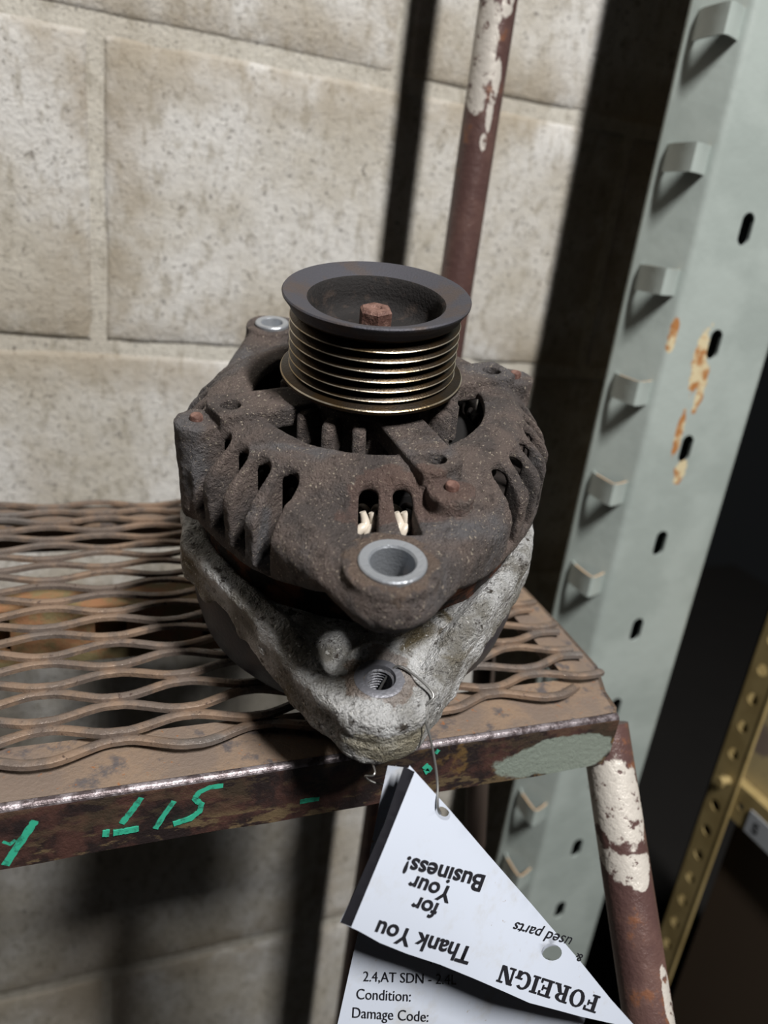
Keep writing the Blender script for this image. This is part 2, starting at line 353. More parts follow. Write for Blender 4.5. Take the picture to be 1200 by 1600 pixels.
# bar with punched holes below the mesh
br = MB(); y0 = .36; zt = -.1975; zb = -.2285
for (a, b_, c_, d_) in [(-.34, .225, -.202, zt), (-.34, .225, zb, -.2235)]: br.box(a, b_, y0, y0+.003, c_+CZ, d_+CZ)
x = -.34; edges = []
hx = [(-.157, -.131), (-.112, -.094), (-.05, -.032), (.0065, .022), (.06, .08), (.12, .14), (.175, .192)]
p_ = -.34
for (h0, h1) in hx:
    br.box(p_, h0, y0, y0+.003, -.2235+CZ, -.202+CZ); p_ = h1
    br.box(h0, h1, y0, y0+.003, -.2235+CZ, -.220+CZ)
br.box(p_, .225, y0, y0+.003, -.2235+CZ, -.202+CZ)
br.box(-.34, .225, y0+.003, y0+.02, zb+CZ, zb+.003+CZ); br.box(-.34, .225, y0+.020, y0+.022, zb+CZ, zt-.0+CZ); br.box(-.34, .225, y0+.003, y0+.02, zt-.002+CZ, zt+CZ)  # inner back plate added so no light shows through the holes
br.build('cross_bar', 'bar_paint', lad, mat=LI)
# tubes
t = MB(); t.tube([V(.2300, .4635, -1.195), V(.2300, .4635, .7)], .0110, 28); t.build('back_tube', 'tube_back', lad, angle=40, mat=LI)
t = MB(); t.tube([V(-.345, .457, -1.195), V(-.345, .457, .7)], .0109, 20); t.build('back_tube', 'tube_plain', lad, angle=40, mat=LI)
d0 = Vector((0, -.0558, -.081)).normalized()
def rail(x, mt):
    t = MB(); s_ = Vector(V(x, .2300, -.2042)); p = [s_, s_+d0*.02]
    e = s_+d0*((s_.z-.01)/-d0.z); p += [s_+d0*.05, s_+d0*.12, e]
    t.tube(p, .0108, 24); return t.build('front_rail', mt, lad, angle=40, mat=LI)
rail(.2225, 'tube_front'); rail(-.33, 'tube_plain')
t = MB(); t.tube([V(.2245, .40, -.2), V(.2265, .345, -.235), V(.229, .318, -.36), V(.229, .3, -.7), V(.229, .29, -1.195)], .0068, 18); t.build('brace_tube', 'tube_dark', lad, angle=40, mat=LI)
# green chalk handwriting on the lip (x, z in metres on the lip face)
def ray(u, v):
    c_ = np.array([u-600, v-800, 1197.]); return np.array([c_@Xc, c_@Nc, -c_@Uc])
def on_lip(u, v):
    q = ray(u, v); t_ = (YF-.0007)/q[1]; return (q[0]*t_, q[2]*t_)
def stroke(px, wd):
    mb = MB(); P_ = []
    for (a, b_) in zip(px[:-1], px[1:]):
        for s_ in range(6): P_.append((a[0]+(b_[0]-a[0])*s_/6, a[1]+(b_[1]-a[1])*s_/6))
    P_.append(px[-1]); q = [on_lip(*p) for p in P_]; r_ = random.Random(int(px[0][0])); L_ = []; R_ = []
    for i, (x, z) in enumerate(q):
        a, b_ = q[max(i-1, 0)], q[min(i+1, len(q)-1)]; tx, tz = b_[0]-a[0], b_[1]-a[1]; l = math.hypot(tx, tz) or 1; nx_, nz_ = -tz/l, tx/l
        h = wd/2*r_.uniform(.78, 1.1); L_.append((x+nx_*h, z+nz_*h)); R_.append((x-nx_*h, z-nz_*h))
    n = len(q); vv = [V(x, YF-.0005, z) for x, z in L_]+[V(x, YF-.0005, z) for x, z in R_]+[V(x, YF+.0001, z) for x, z in L_]+[V(x, YF+.0001, z) for x, z in R_]
    ff = []
    for i in range(n-1): ff += [(i, i+1, n+i+1, n+i), (2*n+i, 2*n+i+1, i+1, i), (n+i, n+i+1, 3*n+i+1, 3*n+i)]
    ff += [(0, n, 3*n, 2*n), (n-1, 2*n-1+n*0+0, 4*n-1, 3*n-1)]
    mb.add(vv, ff); return mb.build('chalk_mark', 'chalk_green', lad, mat=LI)
for px, wd in [([(55, 1283), (40, 1305), (26, 1325), (8, 1353)], .0027), ([(4, 1316), (16, 1320), (24, 1313)], .0012), ([(221, 1247), (206, 1268), (190, 1288)], .0023), ([(160, 1304), (171, 1303)], .003), ([(177, 1303), (196, 1300), (217, 1296)], .0023),
               ([(272, 1253), (256, 1275), (243, 1296)], .0019), ([(349, 1228), (328, 1231), (311, 1239), (304, 1249), (315, 1258), (312, 1269), (298, 1280), (271, 1289)], .0021), ([(469, 1254), (484, 1251), (499, 1249)], .0022),
               ([(664, 1197), (672, 1203), (664, 1208)], .0026), ([(686, 1172), (681, 1178)], .0018)]:
    stroke(px, wd)
# ---------------------------------------------------------------- grey slotted upright
up = empty('grey_upright', 'pale grey steel rack upright with hook tabs and slotted holes', 'rack post', mat=Matrix.Translation((.40, .44, 0)))
UI = Matrix.Translation((-.40, -.44, 0))
PA, PB, PC, PD, PE = (.3598, .458), (.3795, .4250), (.4670, .4250), (.4720, .4290), (.4720, .50)
# front face with real slots, cut as strips round each slot
fp = MB(); th = .0022; ztop = .75
zslots = [.0217*.972-.0768*i for i in range(-9, 16)]; sx = .4184; sw, shh = .0052, .0105
def slab(x0, x1, z0, z1): fp.box(x0, x1, PB[1], PB[1]+th, z0+CZ, z1+CZ)
x0, x1 = PB[0]+.004, PC[0]
hw = .012
slab(x0, sx-hw, -1.2, ztop); slab(sx+hw, x1, -1.2, ztop)
zz = -1.2
for zc in sorted(zslots):
    slab(sx-hw, sx+hw, zz, zc-.014); zz = zc+.014
    # plate piece with an oblong hole, slightly leaning
    N_ = 24; ring = []; outr = []
    for j in range(N_):
        q = 2*PI*(j+.5)/N_; cx = math.cos(q)*sw; cz = math.sin(q)*sw+(shh-sw)*(1 if math.sin(q) > 0 else -1)
        ring.append((sx+cx, zc+cz)); m_ = max(abs(math.cos(q))/hw, abs(math.sin(q))/.014); outr.append((sx+math.cos(q)/m_, zc+math.sin(q)/m_))
    # snap corners
    n = N_
    vv = [V(x, PB[1], z) for x, z in outr]+[V(x, PB[1], z) for x, z in ring]+[V(x, PB[1]+th, z) for x, z in ring]
    fp.add(vv, [(j, (j+1) % n, n+(j+1) % n, n+j) for j in range(n)]+[(n+j, n+(j+1) % n, 2*n+(j+1) % n, 2*n+j) for j in range(n)])
    for sx_ in (-1, 1):
        for sz_ in (-1, 1):
            cand = sorted(outr, key=lambda p: (p[0]-(sx+sx_*hw))**2+(p[1]-(zc+sz_*.014))**2)[:2]
            fp.add([V(sx+sx_*hw, PB[1], zc+sz_*.014), V(cand[0][0], PB[1], cand[0][1]), V(cand[1][0], PB[1], cand[1][1])], [(0, 1, 2)])
slab(sx-hw, sx+hw, zz, ztop)
fp.build('front_face', 'grey_paint', up, mat=UI)
# rounded corner + angled left face + right flange, swept as one strip in plan
def plan_strip(pts, z0, z1, th_, name, mt, par, im):
    mb = MB(); n = len(pts)
    nrm = []
    for i in range(n):
        a, b_ = pts[max(i-1, 0)], pts[min(i+1, n-1)]; l = math.hypot(b_[0]-a[0], b_[1]-a[1]); nrm.append((-(b_[1]-a[1])/l, (b_[0]-a[0])/l))
    ins = [(p[0]+q[0]*th_, p[1]+q[1]*th_) for p, q in zip(pts, nrm)]
    poly = pts+ins[::-1]
    m = len(poly); mb.add([V(x, y, z0) for x, y in poly]+[V(x, y, z1) for x, y in poly],
                          [(i, (i+1) % m, m+(i+1) % m, m+i) for i in range(m)]+[(i, i+1, m-2-i, m-1-i) for i in range(n-1)]+[(m+i, m+m-1-i, m+m-2-i, m+i+1) for i in range(n-1)])
    return mb.build(name, mt, par, angle=40, mat=im)
ux, uy = (PB[0]-PA[0]), (PB[1]-PA[1]); ul = math.hypot(ux, uy); ux /= ul; uy /= ul
corner = [PA]+[(PB[0]-ux*.004, PB[1]-uy*.004)]
for q in range(1, 6):
    s_ = q/6; a = (PB[0]-ux*.004, PB[1]-uy*.004); c2 = (PB[0]+.004, PB[1])
    corner.append(((1-s_)**2*a[0]+2*s_*(1-s_)*PB[0]+s_*s_*c2[0], (1-s_)**2*a[1]+2*s_*(1-s_)*PB[1]+s_*s_*c2[1]))
corner.append((PB[0]+.004, PB[1]))
plan_strip(corner, -1.2, ztop, th, 'angled_face', 'grey_paint', up, UI)
plan_strip([PC, (PC[0]+.0035, PC[1]+.0012), PD, PE], -1.2, ztop, th, 'return_flange', 'grey_paint', up, UI)
plan_strip([(PA[0]+.012, PA[1]+.012), (PA[0]+.003, PA[1]+.006), PA], -1.2, ztop, th, 'back_flange', 'grey_paint', up, UI)
# hook tabs: a strap bridging out of the angled face, one per pitch
nx_, ny_ = uy, -ux                                     # outward normal of the angled face
def tabmesh():
    mb = MB(); path = [(.004, -.001), (.010, .0055), (.020, .0118), (.0265, .0155), (.0292, .0160), (.0310, .0142), (.0322, .008), (.033, -.001)]
    hh = .0085; t2 = .0016; n = len(path)
    P_ = [(PA[0]+ux*a+nx_*b_, PA[1]+uy*a+ny_*b_) for a, b_ in path]; Q_ = []
    for i in range(n):
        a, b_ = P_[max(i-1, 0)], P_[min(i+1, n-1)]; l = math.hypot(b_[0]-a[0], b_[1]-a[1]); Q_.append((P_[i][0]-(b_[1]-a[1])/l*t2, P_[i][1]+(b_[0]-a[0])/l*t2))
    vv = [(x, y, z) for z in (-hh, hh) for (x, y) in P_]+[(x, y, z) for z in (-hh, hh) for (x, y) in Q_]
    ff = []; mi = []
    for i in range(n-1):
        for f_, m_ in (((i, i+1, n+i+1, n+i), 0), ((2*n+i, 3*n+i, 3*n+i+1, 2*n+i+1), 0), ((n+i, n+i+1, 3*n+i+1, 3*n+i), 1 if i > 0 else 0), ((i, 2*n+i, 2*n+i+1, i+1), 0)): ff.append(f_); mi.append(m_)
    me = mesh('hook_tab', vv, ff); bm_fix(me); sharp(me, 35)
    for q in ('grey_paint', 'worn_edge'): me.materials.append(M[q])
    me.polygons.foreach_set('material_index', mi); return me
plan_strip([PE, (.42, .512), (PA[0]+.012, PA[1]+.012)], -1.2, ztop, th, 'light_stop_web', 'grey_paint', up, UI)  # unseen rear sheet added to stop light leaking through the slots
tm = tabmesh()
for i in range(-8, 15):
    z = .0575-.0752*i; o = bpy.data.objects.new('hook_tab', tm); COL.objects.link(o); o.parent = up; o.matrix_local = UI @ Matrix.Translation((0, 0, z+CZ))
# ---------------------------------------------------------------- tan slotted rack at the right
Y0 = .42; XP = 1.409*Y0; YW = XP/1.316
tr = empty('tan_rack', 'tan perforated angle rack holding a small board shelf at the right edge', 'rack', mat=Matrix.Translation((XP, Y0, 0))); TI = Matrix.Translation((-XP, -Y0, 0))
fa = MB()
def holed(mb, f, u0, u1, z0, z1, cs, r, thv):
    """plate in (u,z), round holes centred uc at each z of cs; f(u,z,d)->point, d = 0 front, 1 back"""
    uc = (u0+u1)/2; h = min((u1-u0)/2*.98, .0075); z = z0
    def q4(a, b_, c_, d_):
        mb.add([f(a, c_, 0), f(b_, c_, 0), f(b_, d_, 0), f(a, d_, 0), f(a, c_, thv), f(b_, c_, thv), f(b_, d_, thv), f(a, d_, thv)], [(0, 1, 2, 3), (4, 7, 6, 5), (0, 3, 7, 4), (1, 5, 6, 2), (0, 4, 5, 1), (3, 2, 6, 7)])
    q4(u0, uc-h, z0, z1); q4(uc+h, u1, z0, z1)
    for zc in cs:
        q4(uc-h, uc+h, z, zc-h); z = zc+h; n = 20
        ring = [(uc+r*math.cos(2*PI*(j+.5)/n), zc+r*math.sin(2*PI*(j+.5)/n)) for j in range(n)]
        out = []
        for j in range(n):
            a = 2*PI*(j+.5)/n; m_ = max(abs(math.cos(a)), abs(math.sin(a))); out.append((uc+h*math.cos(a)/m_, zc+h*math.sin(a)/m_))
        for d_ in (0, thv):
            mb.add([f(u, v, d_) for u, v in out]+[f(u, v, d_) for u, v in ring], [(j, (j+1) % n, n+(j+1) % n, n+j) for j in range(n)])
            for a in (-1, 1):
                for b_ in (-1, 1):
                    cand = sorted(out, key=lambda p: (p[0]-(uc+a*h))**2+(p[1]-(zc+b_*h))**2)[:2]
                    mb.add([f(uc+a*h, zc+b_*h, d_), f(*cand[0], d_), f(*cand[1], d_)], [(0, 1, 2)])
        mb.add([f(u, v, 0) for u, v in ring]+[f(u, v, thv) for u, v in ring], [(j, (j+1) % n, n+(j+1) % n, n+j) for j in range(n)])
    q4(uc-h, uc+h, z, z1)
cs = [(-.964+.0745*i)*Y0*1.026 for i in range(-9, 6)]
holed(fa, lambda u, z, d: V(XP+d, u, z), Y0, YW, -1.2, .3, cs, .0058, .0022); fa.build('side_flange', 'tan_paint', tr, mat=TI)
ff_ = MB(); ff_.box(XP-.0006, XP+.0026, Y0-.0016, Y0+.0004, -1.2+CZ, .3+CZ); ff_.build('flange_edge', 'tan_paint', tr, mat=TI)
ff_ = MB(); ff_.box(XP, XP+.03, YW-.002, YW, -1.2+CZ, .3+CZ); ff_.build('rear_flange', 'tan_paint', tr, mat=TI)
bt = MB()
zb_ = -1.128*.424+.002; bt.tube([V(XP+.001, .431, zb_), V(XP-.004, .431, zb_), V(XP-.009, .431, zb_)], .0042, 12); bt.tube([V(XP-.009, .431, zb_), V(XP-.0125, .431, zb_)], .0055, 6)
bt.build('bolt', 'tan_paint', tr, angle=35, mat=TI)
bt = MB(); bt.box(XP+.004, XP+.30, .20, Y0+.015, -.476+CZ, -.472+CZ); bt.box(XP+.002, XP+.004, .20, .4030, -.511+CZ, -.472+CZ)
holed(bt, lambda u, z, d: V(XP+.002+d, u, z), .4030, .4182, -.511, -.472, [-.492], .0036, .002); bt.build('shelf_board', 'tan_paint', tr, mat=TI)
bt = MB(); bt.box(XP+.012, XP+.3, .2, Y0-.004, -.80+CZ, -.512+CZ); bt.box(XP+.012, XP+.3, .2, Y0-.004, -.8015+CZ, -.8+CZ); ob = bt.build('dark_block', 'dark_brown_board'); tag(ob, 'dark brown block under the tan shelf at the lower right', 'box')  # plain dark brown solid filling the space below the shelf
bt = MB(); bt.box(XP+.014, XP+.2, .22, Y0+.012, -.4715+CZ, -.36+CZ)
bt.box(XP+.014, XP+.105, .218, Y0+.0135, -.36+CZ, -.3585+CZ); bt.box(XP+.108, XP+.2, .218, Y0+.0135, -.36+CZ, -.3585+CZ)
ob = bt.build('carton', 'cardboard_tan'); tag(ob, 'light tan carton standing on the tan shelf at the right edge', 'carton')
lb = MB(); lb.box(XP+.0005, XP+.0018, .30, .3985, -.5095+CZ, -.485+CZ); lo_ = lb.build('shelf_label', 'label_grey', tr, mat=TI)
# ---------------------------------------------------------------- voxel solids for the castings
def vnoise(sh, cell, amp):
    g = [max(2, int(n/cell)+2) for n in sh]; a = rng.uniform(-1, 1, g).astype(np.float32)
    for ax, n in enumerate(sh):
        t_ = np.arange(n)/cell; i0 = np.floor(t_).astype(int); f = (t_-i0).astype(np.float32); f = f*f*(3-2*f)
        i0 = np.clip(i0, 0, g[ax]-2); s_ = [1, 1, 1]; s_[ax] = n
        a = np.take(a, i0, ax)*(1-f.reshape(s_))+np.take(a, i0+1, ax)*f.reshape(s_)
    return a*amp
def surface_nets(F_, org, h):
    s_ = F_ < 0; nx, ny, nz = F_.shape
    cnt = np.zeros((nx-1, ny-1, nz-1), np.int8)
    for i in (0, 1):
        for j in (0, 1):
            for l in (0, 1): cnt += s_[i:nx-1+i, j:ny-1+j, l:nz-1+l]
    act = np.argwhere((cnt > 0) & (cnt < 8)); idx = np.full(cnt.shape, -1, np.int64); idx[tuple(act.T)] = np.arange(len(act))
    acc = np.zeros((len(act), 3), np.float64); num = np.zeros(len(act))
    cs_ = [(i, j, l) for i in (0, 1) for j in (0, 1) for l in (0, 1)]
    for a in cs_:
        for ax in range(3):
            if a[ax]: continue
            b_ = list(a); b_[ax] = 1; fa_ = F_[act[:, 0]+a[0], act[:, 1]+a[1], act[:, 2]+a[2]]; fb = F_[act[:, 0]+b_[0], act[:, 1]+b_[1], act[:, 2]+b_[2]]
            m = (fa_ < 0) != (fb < 0); t_ = np.where(m, fa_/np.where(m, fa_-fb, 1), 0)
            p = np.array(a, float)+np.eye(3)[ax]*t_[:, None]; acc += p*m[:, None]; num += m
    P_ = (act+acc/num[:, None])*h+np.array(org)
    quads = []
    for ax in range(3):
        u_, v_ = [(1, 2), (2, 0), (0, 1)][ax]
        sl0 = [slice(1, n-1) for n in F_.shape]; sl1 = sl0[:]; sl0[ax] = slice(0, F_.shape[ax]-1); sl1[ax] = slice(1, F_.shape[ax])
        A_ = s_[tuple(sl0)]; B_ = s_[tuple(sl1)]
        for flip, mm in ((False, A_ & ~B_), (True, ~A_ & B_)):
            e = np.argwhere(mm)+np.array([0 if q == ax else 1 for q in range(3)])
            if not len(e): continue
            du = np.eye(3, dtype=int)[u_]; dv = np.eye(3, dtype=int)[v_]
            q = np.stack([idx[tuple((e-du-dv).T)], idx[tuple((e-dv).T)], idx[tuple(e.T)], idx[tuple((e-du).T)]], 1)
            quads.append(q[:, ::-1] if flip else q)
    return P_, np.concatenate(quads)
def to_mesh(name, P_, Q_):
    me = bpy.data.meshes.new(name); me.vertices.add(len(P_)); me.vertices.foreach_set('co', P_.astype(np.float32).ravel())
    me.loops.add(len(Q_)*4); me.loops.foreach_set('vertex_index', Q_.astype(np.int32).ravel())
    me.polygons.add(len(Q_)); me.polygons.foreach_set('loop_start', np.arange(len(Q_), dtype=np.int32)*4)
    me.polygons.foreach_set('use_smooth', np.ones(len(Q_), bool)); me.update(); me.validate(); return me
def smin(a, b_, k_): h_ = np.clip(.5+.5*(b_-a)/k_, 0, 1); return b_*(1-h_)+a*h_-k_*h_*(1-h_)
def smax(a, b_, k_): return -smin(-a, -b_, k_)
def hull2(x, y, r1, cx, cy, r2):
    """hull of a circle r1 at the origin and a circle r2 at (cx,cy)"""
    l = math.hypot(cx, cy); px = (x*-cy+y*cx)/l; px = np.abs(px); py = (x*cx+y*cy)/l
    b_ = (r1-r2)/l; a = math.sqrt(1-b_*b_); k_ = px*-b_+py*a
    return np.where(k_ < 0, np.hypot(px, py)-r1, np.where(k_ > a*l, np.hypot(px, py-l)-r2, px*a+py*b_-r1))
EF = (-21., -89.5); EB = (-20., 83.)
A0 = [-174, -84, 6, 96]
def grid(x0, x1, y0, y1, h0, h1, s_):
    X_ = np.arange(x0, x1, s_, dtype=np.float32)[:, None, None]; Y_ = np.arange(y0, y1, s_, dtype=np.float32)[None, :, None]; H_ = np.arange(h0, h1, s_, dtype=np.float32)[None, None, :]
    return X_, Y_, H_
def uv(X_, Y_, deg):
    c_, s_ = math.cos(math.radians(deg)), math.sin(math.radians(deg)); return X_*c_+Y_*s_, -X_*s_+Y_*c_
def rbox(a, b_, c_, r):
    return np.sqrt(np.maximum(a, 0)**2+np.maximum(b_, 0)**2+np.maximum(c_, 0)**2)+np.minimum(np.maximum(a, np.maximum(b_, c_)), 0)-r
def front_housing():
    s_ = .8; X_, Y_, H_ = grid(-81, 81, -112, 102, 33, 80, s_); r = np.hypot(X_, Y_)
    d2 = smin(hull2(X_, Y_, 70., *EF, 16.), hull2(X_, Y_, 69., *EB, 12.), 3.)
    body2 = r-70.
    for a in A0:
        bx, by = 65*math.cos(math.radians(a)), 65*math.sin(math.radians(a)); d2 = smin(d2, np.hypot(X_-bx, Y_-by)-7.5, 3.)
    ft = np.clip((r-54)/13, 0, 1); ft = ft*ft*(3-2*ft)
    top = 39+7*ft+(r > 53)*.0+.9*np.clip((r-52.2)/.8, 0, 1)
    # ear of the back-left lug stands a little lower, the round body drops on at the rim
    eb = np.clip((hull2(X_, Y_, 60., *EF, 15.)+3)/8, 0, 1)*np.clip((hull2(X_, Y_, 60., *EB, 11.)+3)/8, 0, 1)
    top = top+6*np.clip((r-62)/9, 0, 1)**1.6*eb
    bot = 77-19*np.clip((r-71)/22, 0, 1)
    sol = smax(smax(d2, top-H_, 5.), H_-bot, 3.)
    # bosses for the through bolts
    for a in A0:
        bx, by = 65*math.cos(math.radians(a)), 65*math.sin(math.radians(a))
        sol = smin(sol, smax(np.hypot(X_-bx, Y_-by)-7.9, np.maximum(40.3-H_, H_-78), 1.), 1.)
    # raised lands round the ear holes
    for (ex_, ey_), ro, hz in ((EF, 14.5, 45.4), (EB, 11.5, 44.5)):
        sol = smin(sol, smax(np.hypot(X_-ex_, Y_-ey_)-ro, np.maximum(hz-H_, H_-60), 1.2), 1.6)
    sol += vnoise(sol.shape, 9, .35)+vnoise(sol.shape, 3.2, .16)+vnoise(sol.shape, 1.7, .17)
    # hollow inside and open windows
    sol = smax(sol, -smax(smax(r-np.where(X_ < -30, 58., 62.5), 43.5+.75*(top-39)-H_, 2.), H_-200, 1), 1.)
    sol = smax(sol, -np.maximum(r-43.5, 26-r), 1.5)
    sol = smin(sol, np.maximum(r-26, np.maximum(35.5-H_, H_-62)), .5)
    # spokes (plates) to each bolt hole
    for a in A0:
        u_, v_ = uv(X_, Y_, a)
        wv = 8.4+np.clip((u_-52)/10, 0, 1)*-.8
        sp = rbox(np.abs(v_)-(wv-1.2), np.abs(u_-39.5)-20.3, np.abs(H_-40)-3., 1.)
        sp = np.maximum(sp, (u_-60.)+np.abs(v_+3)*.25-1.2)
        sol = smin(sol, sp, .7)
        sol = np.maximum(sol, -np.maximum(np.hypot(u_-53.3, v_)-3.7, H_-46))
    # cooling slots
    def slot(deg, u0, wd, hb, u1=90., slant=0.):
        u_, v_ = uv(X_, Y_, deg); v_ = v_-slant*(u_-u0)
        q = np.minimum(u_-u0-wd, 0.); dd = np.hypot(v_, q)-wd
        return np.maximum(np.maximum(dd, u_-u1), H_-hb)
    for dg in (-163.5, -153.3, -143.3, -133): sol = smax(sol, -slot(dg, 57.2, 4.0, 71), .7)
    for dg in (-61, -50, -40.2, -30.8, -21.7, -13): sol = smax(sol, -slot(dg, 58.6, 3.4, 71), .8)
    for dg in (-107.5, -97.3): sol = smax(sol, -slot(dg, 57.5, 3.1, 63, 77.), 1.3)
    for dg in (143.5, 153, 162, 170.5, 24, 34, 44, 54, 64, 76): sol = smax(sol, -slot(dg, 61, 2.6, 68), 1.2)
    # ear bores
    sol = np.maximum(sol, 9.9-np.hypot(X_-EF[0], Y_-EF[1])); sol = np.maximum(sol, 7.6-np.hypot(X_-EB[0], Y_-EB[1]))
    # notch in the ear's underside
    sol = smax(sol, 3.2-np.hypot(X_-1, H_-64.)-np.maximum(Y_+70, 0), 1.)
    P_, Q_ = surface_nets(sol, (X_[0, 0, 0], Y_[0, 0, 0], H_[0, 0, 0]), s_); P_[:, 2] *= -1; return to_mesh('front_housing', P_/1000, Q_[:, ::-1])
def rear_housing():
    s_ = .9; X_, Y_, H_ = grid(-83, 84, -114, 82, 82, 118, s_); r = np.hypot(X_, Y_)
    hl = hull2(X_, Y_, 72.5, *EF, 18.); d2 = hl
    for a in A0:
        bx, by = 66*math.cos(math.radians(a)), 66*math.sin(math.radians(a)); d2 = smin(d2, np.hypot(X_-bx, Y_-by)-8.5, 4.)
    ear = np.clip((r-76)/12, 0, 1)*(Y_ < 0); top = 89+6.5*ear
    bot = 109+6*ear
    inn = np.clip(-(hl+7.)/5, 0, 1)                   # hollow between the stator and the rim
    rec = inn*np.clip((104-np.hypot(X_-EF[0], Y_-EF[1]))/4, 0, 1)*np.clip((np.hypot(X_-EF[0], Y_-EF[1])-13)/4, 0, 1)
    top = top+6.*rec
    sol = smax(smax(d2, top-H_, 4.5), H_-bot, 2.)
    sol = smin(sol, smax(np.hypot(X_-EF[0], Y_-EF[1])-10.5, np.maximum(93.6-H_, H_-112), 1.2), 2.)
    # casting seam along the flank
    sol += .5*np.exp(-((H_-top-9)/1.2)**2)*(r > 60)
    sol += vnoise(sol.shape, 10, .8)+vnoise(sol.shape, 4, .35)+vnoise(sol.shape, 1.8, .14)
    sol = smax(sol, -np.maximum(r-63, 84-H_), 1.)
    for dg in (-151, -28, 40, 130):
        u_, v_ = uv(X_, Y_, dg); sol = smax(sol, -np.maximum(np.hypot(v_, np.maximum(110.-H_, 0)*1.4)-9.5, 58-u_), 2.)
    sol = np.maximum(sol, np.maximum(4.9+.35*np.sin(H_*4.2)-np.hypot(X_-EF[0], Y_-EF[1]), -100+0*H_))
    P_, Q_ = surface_nets(sol, (X_[0, 0, 0], Y_[0, 0, 0], H_[0, 0, 0]), s_); P_[:, 2] *= -1; return to_mesh('rear_housing', P_/1000, Q_[:, ::-1])
# local frame of the alternator: origin at the middle of its end cap, z along the shaft
MA = np.array([[.992463538, -.0272137261, .119480286], [0, .975028492, .222079803], [-.122540302, -.220406107, .967680227]])
CA = np.array([.09812586, .25760068, -.02458236]); HB = .1465
base = CA-MA[2]*HB
AM = Matrix([[MA[0][i], MA[1][i], MA[2][i], (base[i]+(CZ if i == 2 else 0))] for i in range(3)]+[[0, 0, 0, 1]])
alt = empty('alternator', 'grimy car alternator with ribbed pulley on top, standing on the rusty mesh step', 'alternator', mat=AM)
TL = Matrix.Translation((0, 0, HB))                   # parts are modelled with z = 0 at the pulley rim
def L3(x, y, h): return (x/1000, y/1000, -h/1000)
obj('front_housing', front_housing(), 'dirty_cast', alt, TL)
obj('rear_housing', rear_housing(), 'oxidised_aluminium', alt, TL)
# pulley
def pr(l): return [(r/1000, -h/1000) for r, h in l]
body = [(24.4, 2.6), (31.2, .35), (32.6, 0), (33., .5), (32.9, 1.2), (31.9, 2.6), (30.7, 3.9), (30.4, 5.2)]
nrim = len(body)-1
h = 5.9; body.append((29.9, h))
for i in range(6):
    body += [(27.3, h+.95), (27.3, h+1.5), (30.2, h+3.0), (30.45, h+3.25), (30.2, h+3.56)]; h += 3.56
body += [(28.2, h+.6), (28.6, h+.9), (33.1, h+1.5), (33.5, h+1.9), (33.4, h+3.0), (32.4, h+3.6), (16., h+3.8)]
mi = [0]*nrim+[1]*(len(body)-1-nrim)
for i_ in range(len(body)-1):
    if body[i_][0] > 30.1 and body[i_+1][0] > 30.1 and body[i_][1] > 7: mi[i_] = 2
mi[-3] = 1; mi[-2] = 1; mi[-1] = 1
mb = MB(); mb.lathe(pr(body), 128, mi); po = mb.build('pulley', ['pulley_rim', 'pulley_groove', 'worn_crest'], alt, angle=40, mat=TL)
mb = MB(); mb.lathe(pr([(24.4, 2.6), (23.4, 3.8), (22.8, 9), (21.5, 14), (19, 15.4), (9, 15.6), (7.5, 14.2), (0.01, 14.2)]), 96); b2 = mb.build('pulley_bowl', 'pulley_bowl', po, angle=50, mat=Matrix())
mb = MB()
for i in range(5):                                    # hex shaft end with a chamfer and a dimple
    pass
hx_ = lambda r, h: [(r*math.cos(PI/3*j+.35)/1000, r*math.sin(PI/3*j+.35)/1000, -h/1000) for j in range(6)]
ci = lambda r, h: [(r*math.cos(PI/3*j+.35)/1000, r*math.sin(PI/3*j+.35)/1000, -h/1000) for j in range(6)]
lay = [hx_(6.1, 14.3), hx_(6.1, 6.6), hx_(5.2, 5.7), hx_(2.4, 5.6), hx_(1.8, 6.3)]
vv = [p for l_ in lay for p in l_]; f_ = [(i*6+j, i*6+(j+1) % 6, (i+1)*6+(j+1) % 6, (i+1)*6+j) for i in range(4) for j in range(6)]+[tuple(range(24, 30))]
mb.add(vv, f_); mb.build('shaft_bolt', 'rusty_fastener', po, mat=Matrix())
# cast ribs seen under the pulley
rm = MB(); n = 10; poly = [(2.2*math.cos(PI*j/n*1), 2.2*math.sin(PI*j/n)) for j in range(n+1)]
pts2 = []
def rib_mesh():
    mb = MB(); sec = [(2.9, -2.4), (5.0, -1.5), (5.6, 0), (5.0, 1.5), (2.9, 2.4), (-4, 2.3), (-4, -2.3)]
    lv = [(52, 1.05), (38.6, 1.), (37.6, .85), (37.2, .6)]; vv = []; ff = []
    for (h_, s_) in lv:
        for (a, b_) in sec: vv.append((a*s_/1000, b_*s_/1000, -h_/1000))
    m = len(sec)
    for i in range(3):
        for j in range(m): ff.append((i*m+j, i*m+(j+1) % m, (i+1)*m+(j+1) % m, (i+1)*m+j))
    ff.append(tuple(range(3*m, 4*m))); mb.add(vv, ff); me = mesh('cooling_rib', mb.v, mb.f); bm_fix(me); sharp(me, 40); me.materials.append(M['dirty_cast']); return me
rbm = rib_mesh()
for dg in (-155, -134.5, -114.5, -47, -30, -14, 27, 45, 63, 117, 136, 155):
    o = bpy.data.objects.new('cooling_rib', rbm); COL.objects.link(o); o.parent = alt; a = math.radians(dg)
    o.matrix_local = TL @ Matrix.Translation((.0285*math.cos(a), .0285*math.sin(a), 0)) @ Matrix.Rotation(a, 4, 'Z')
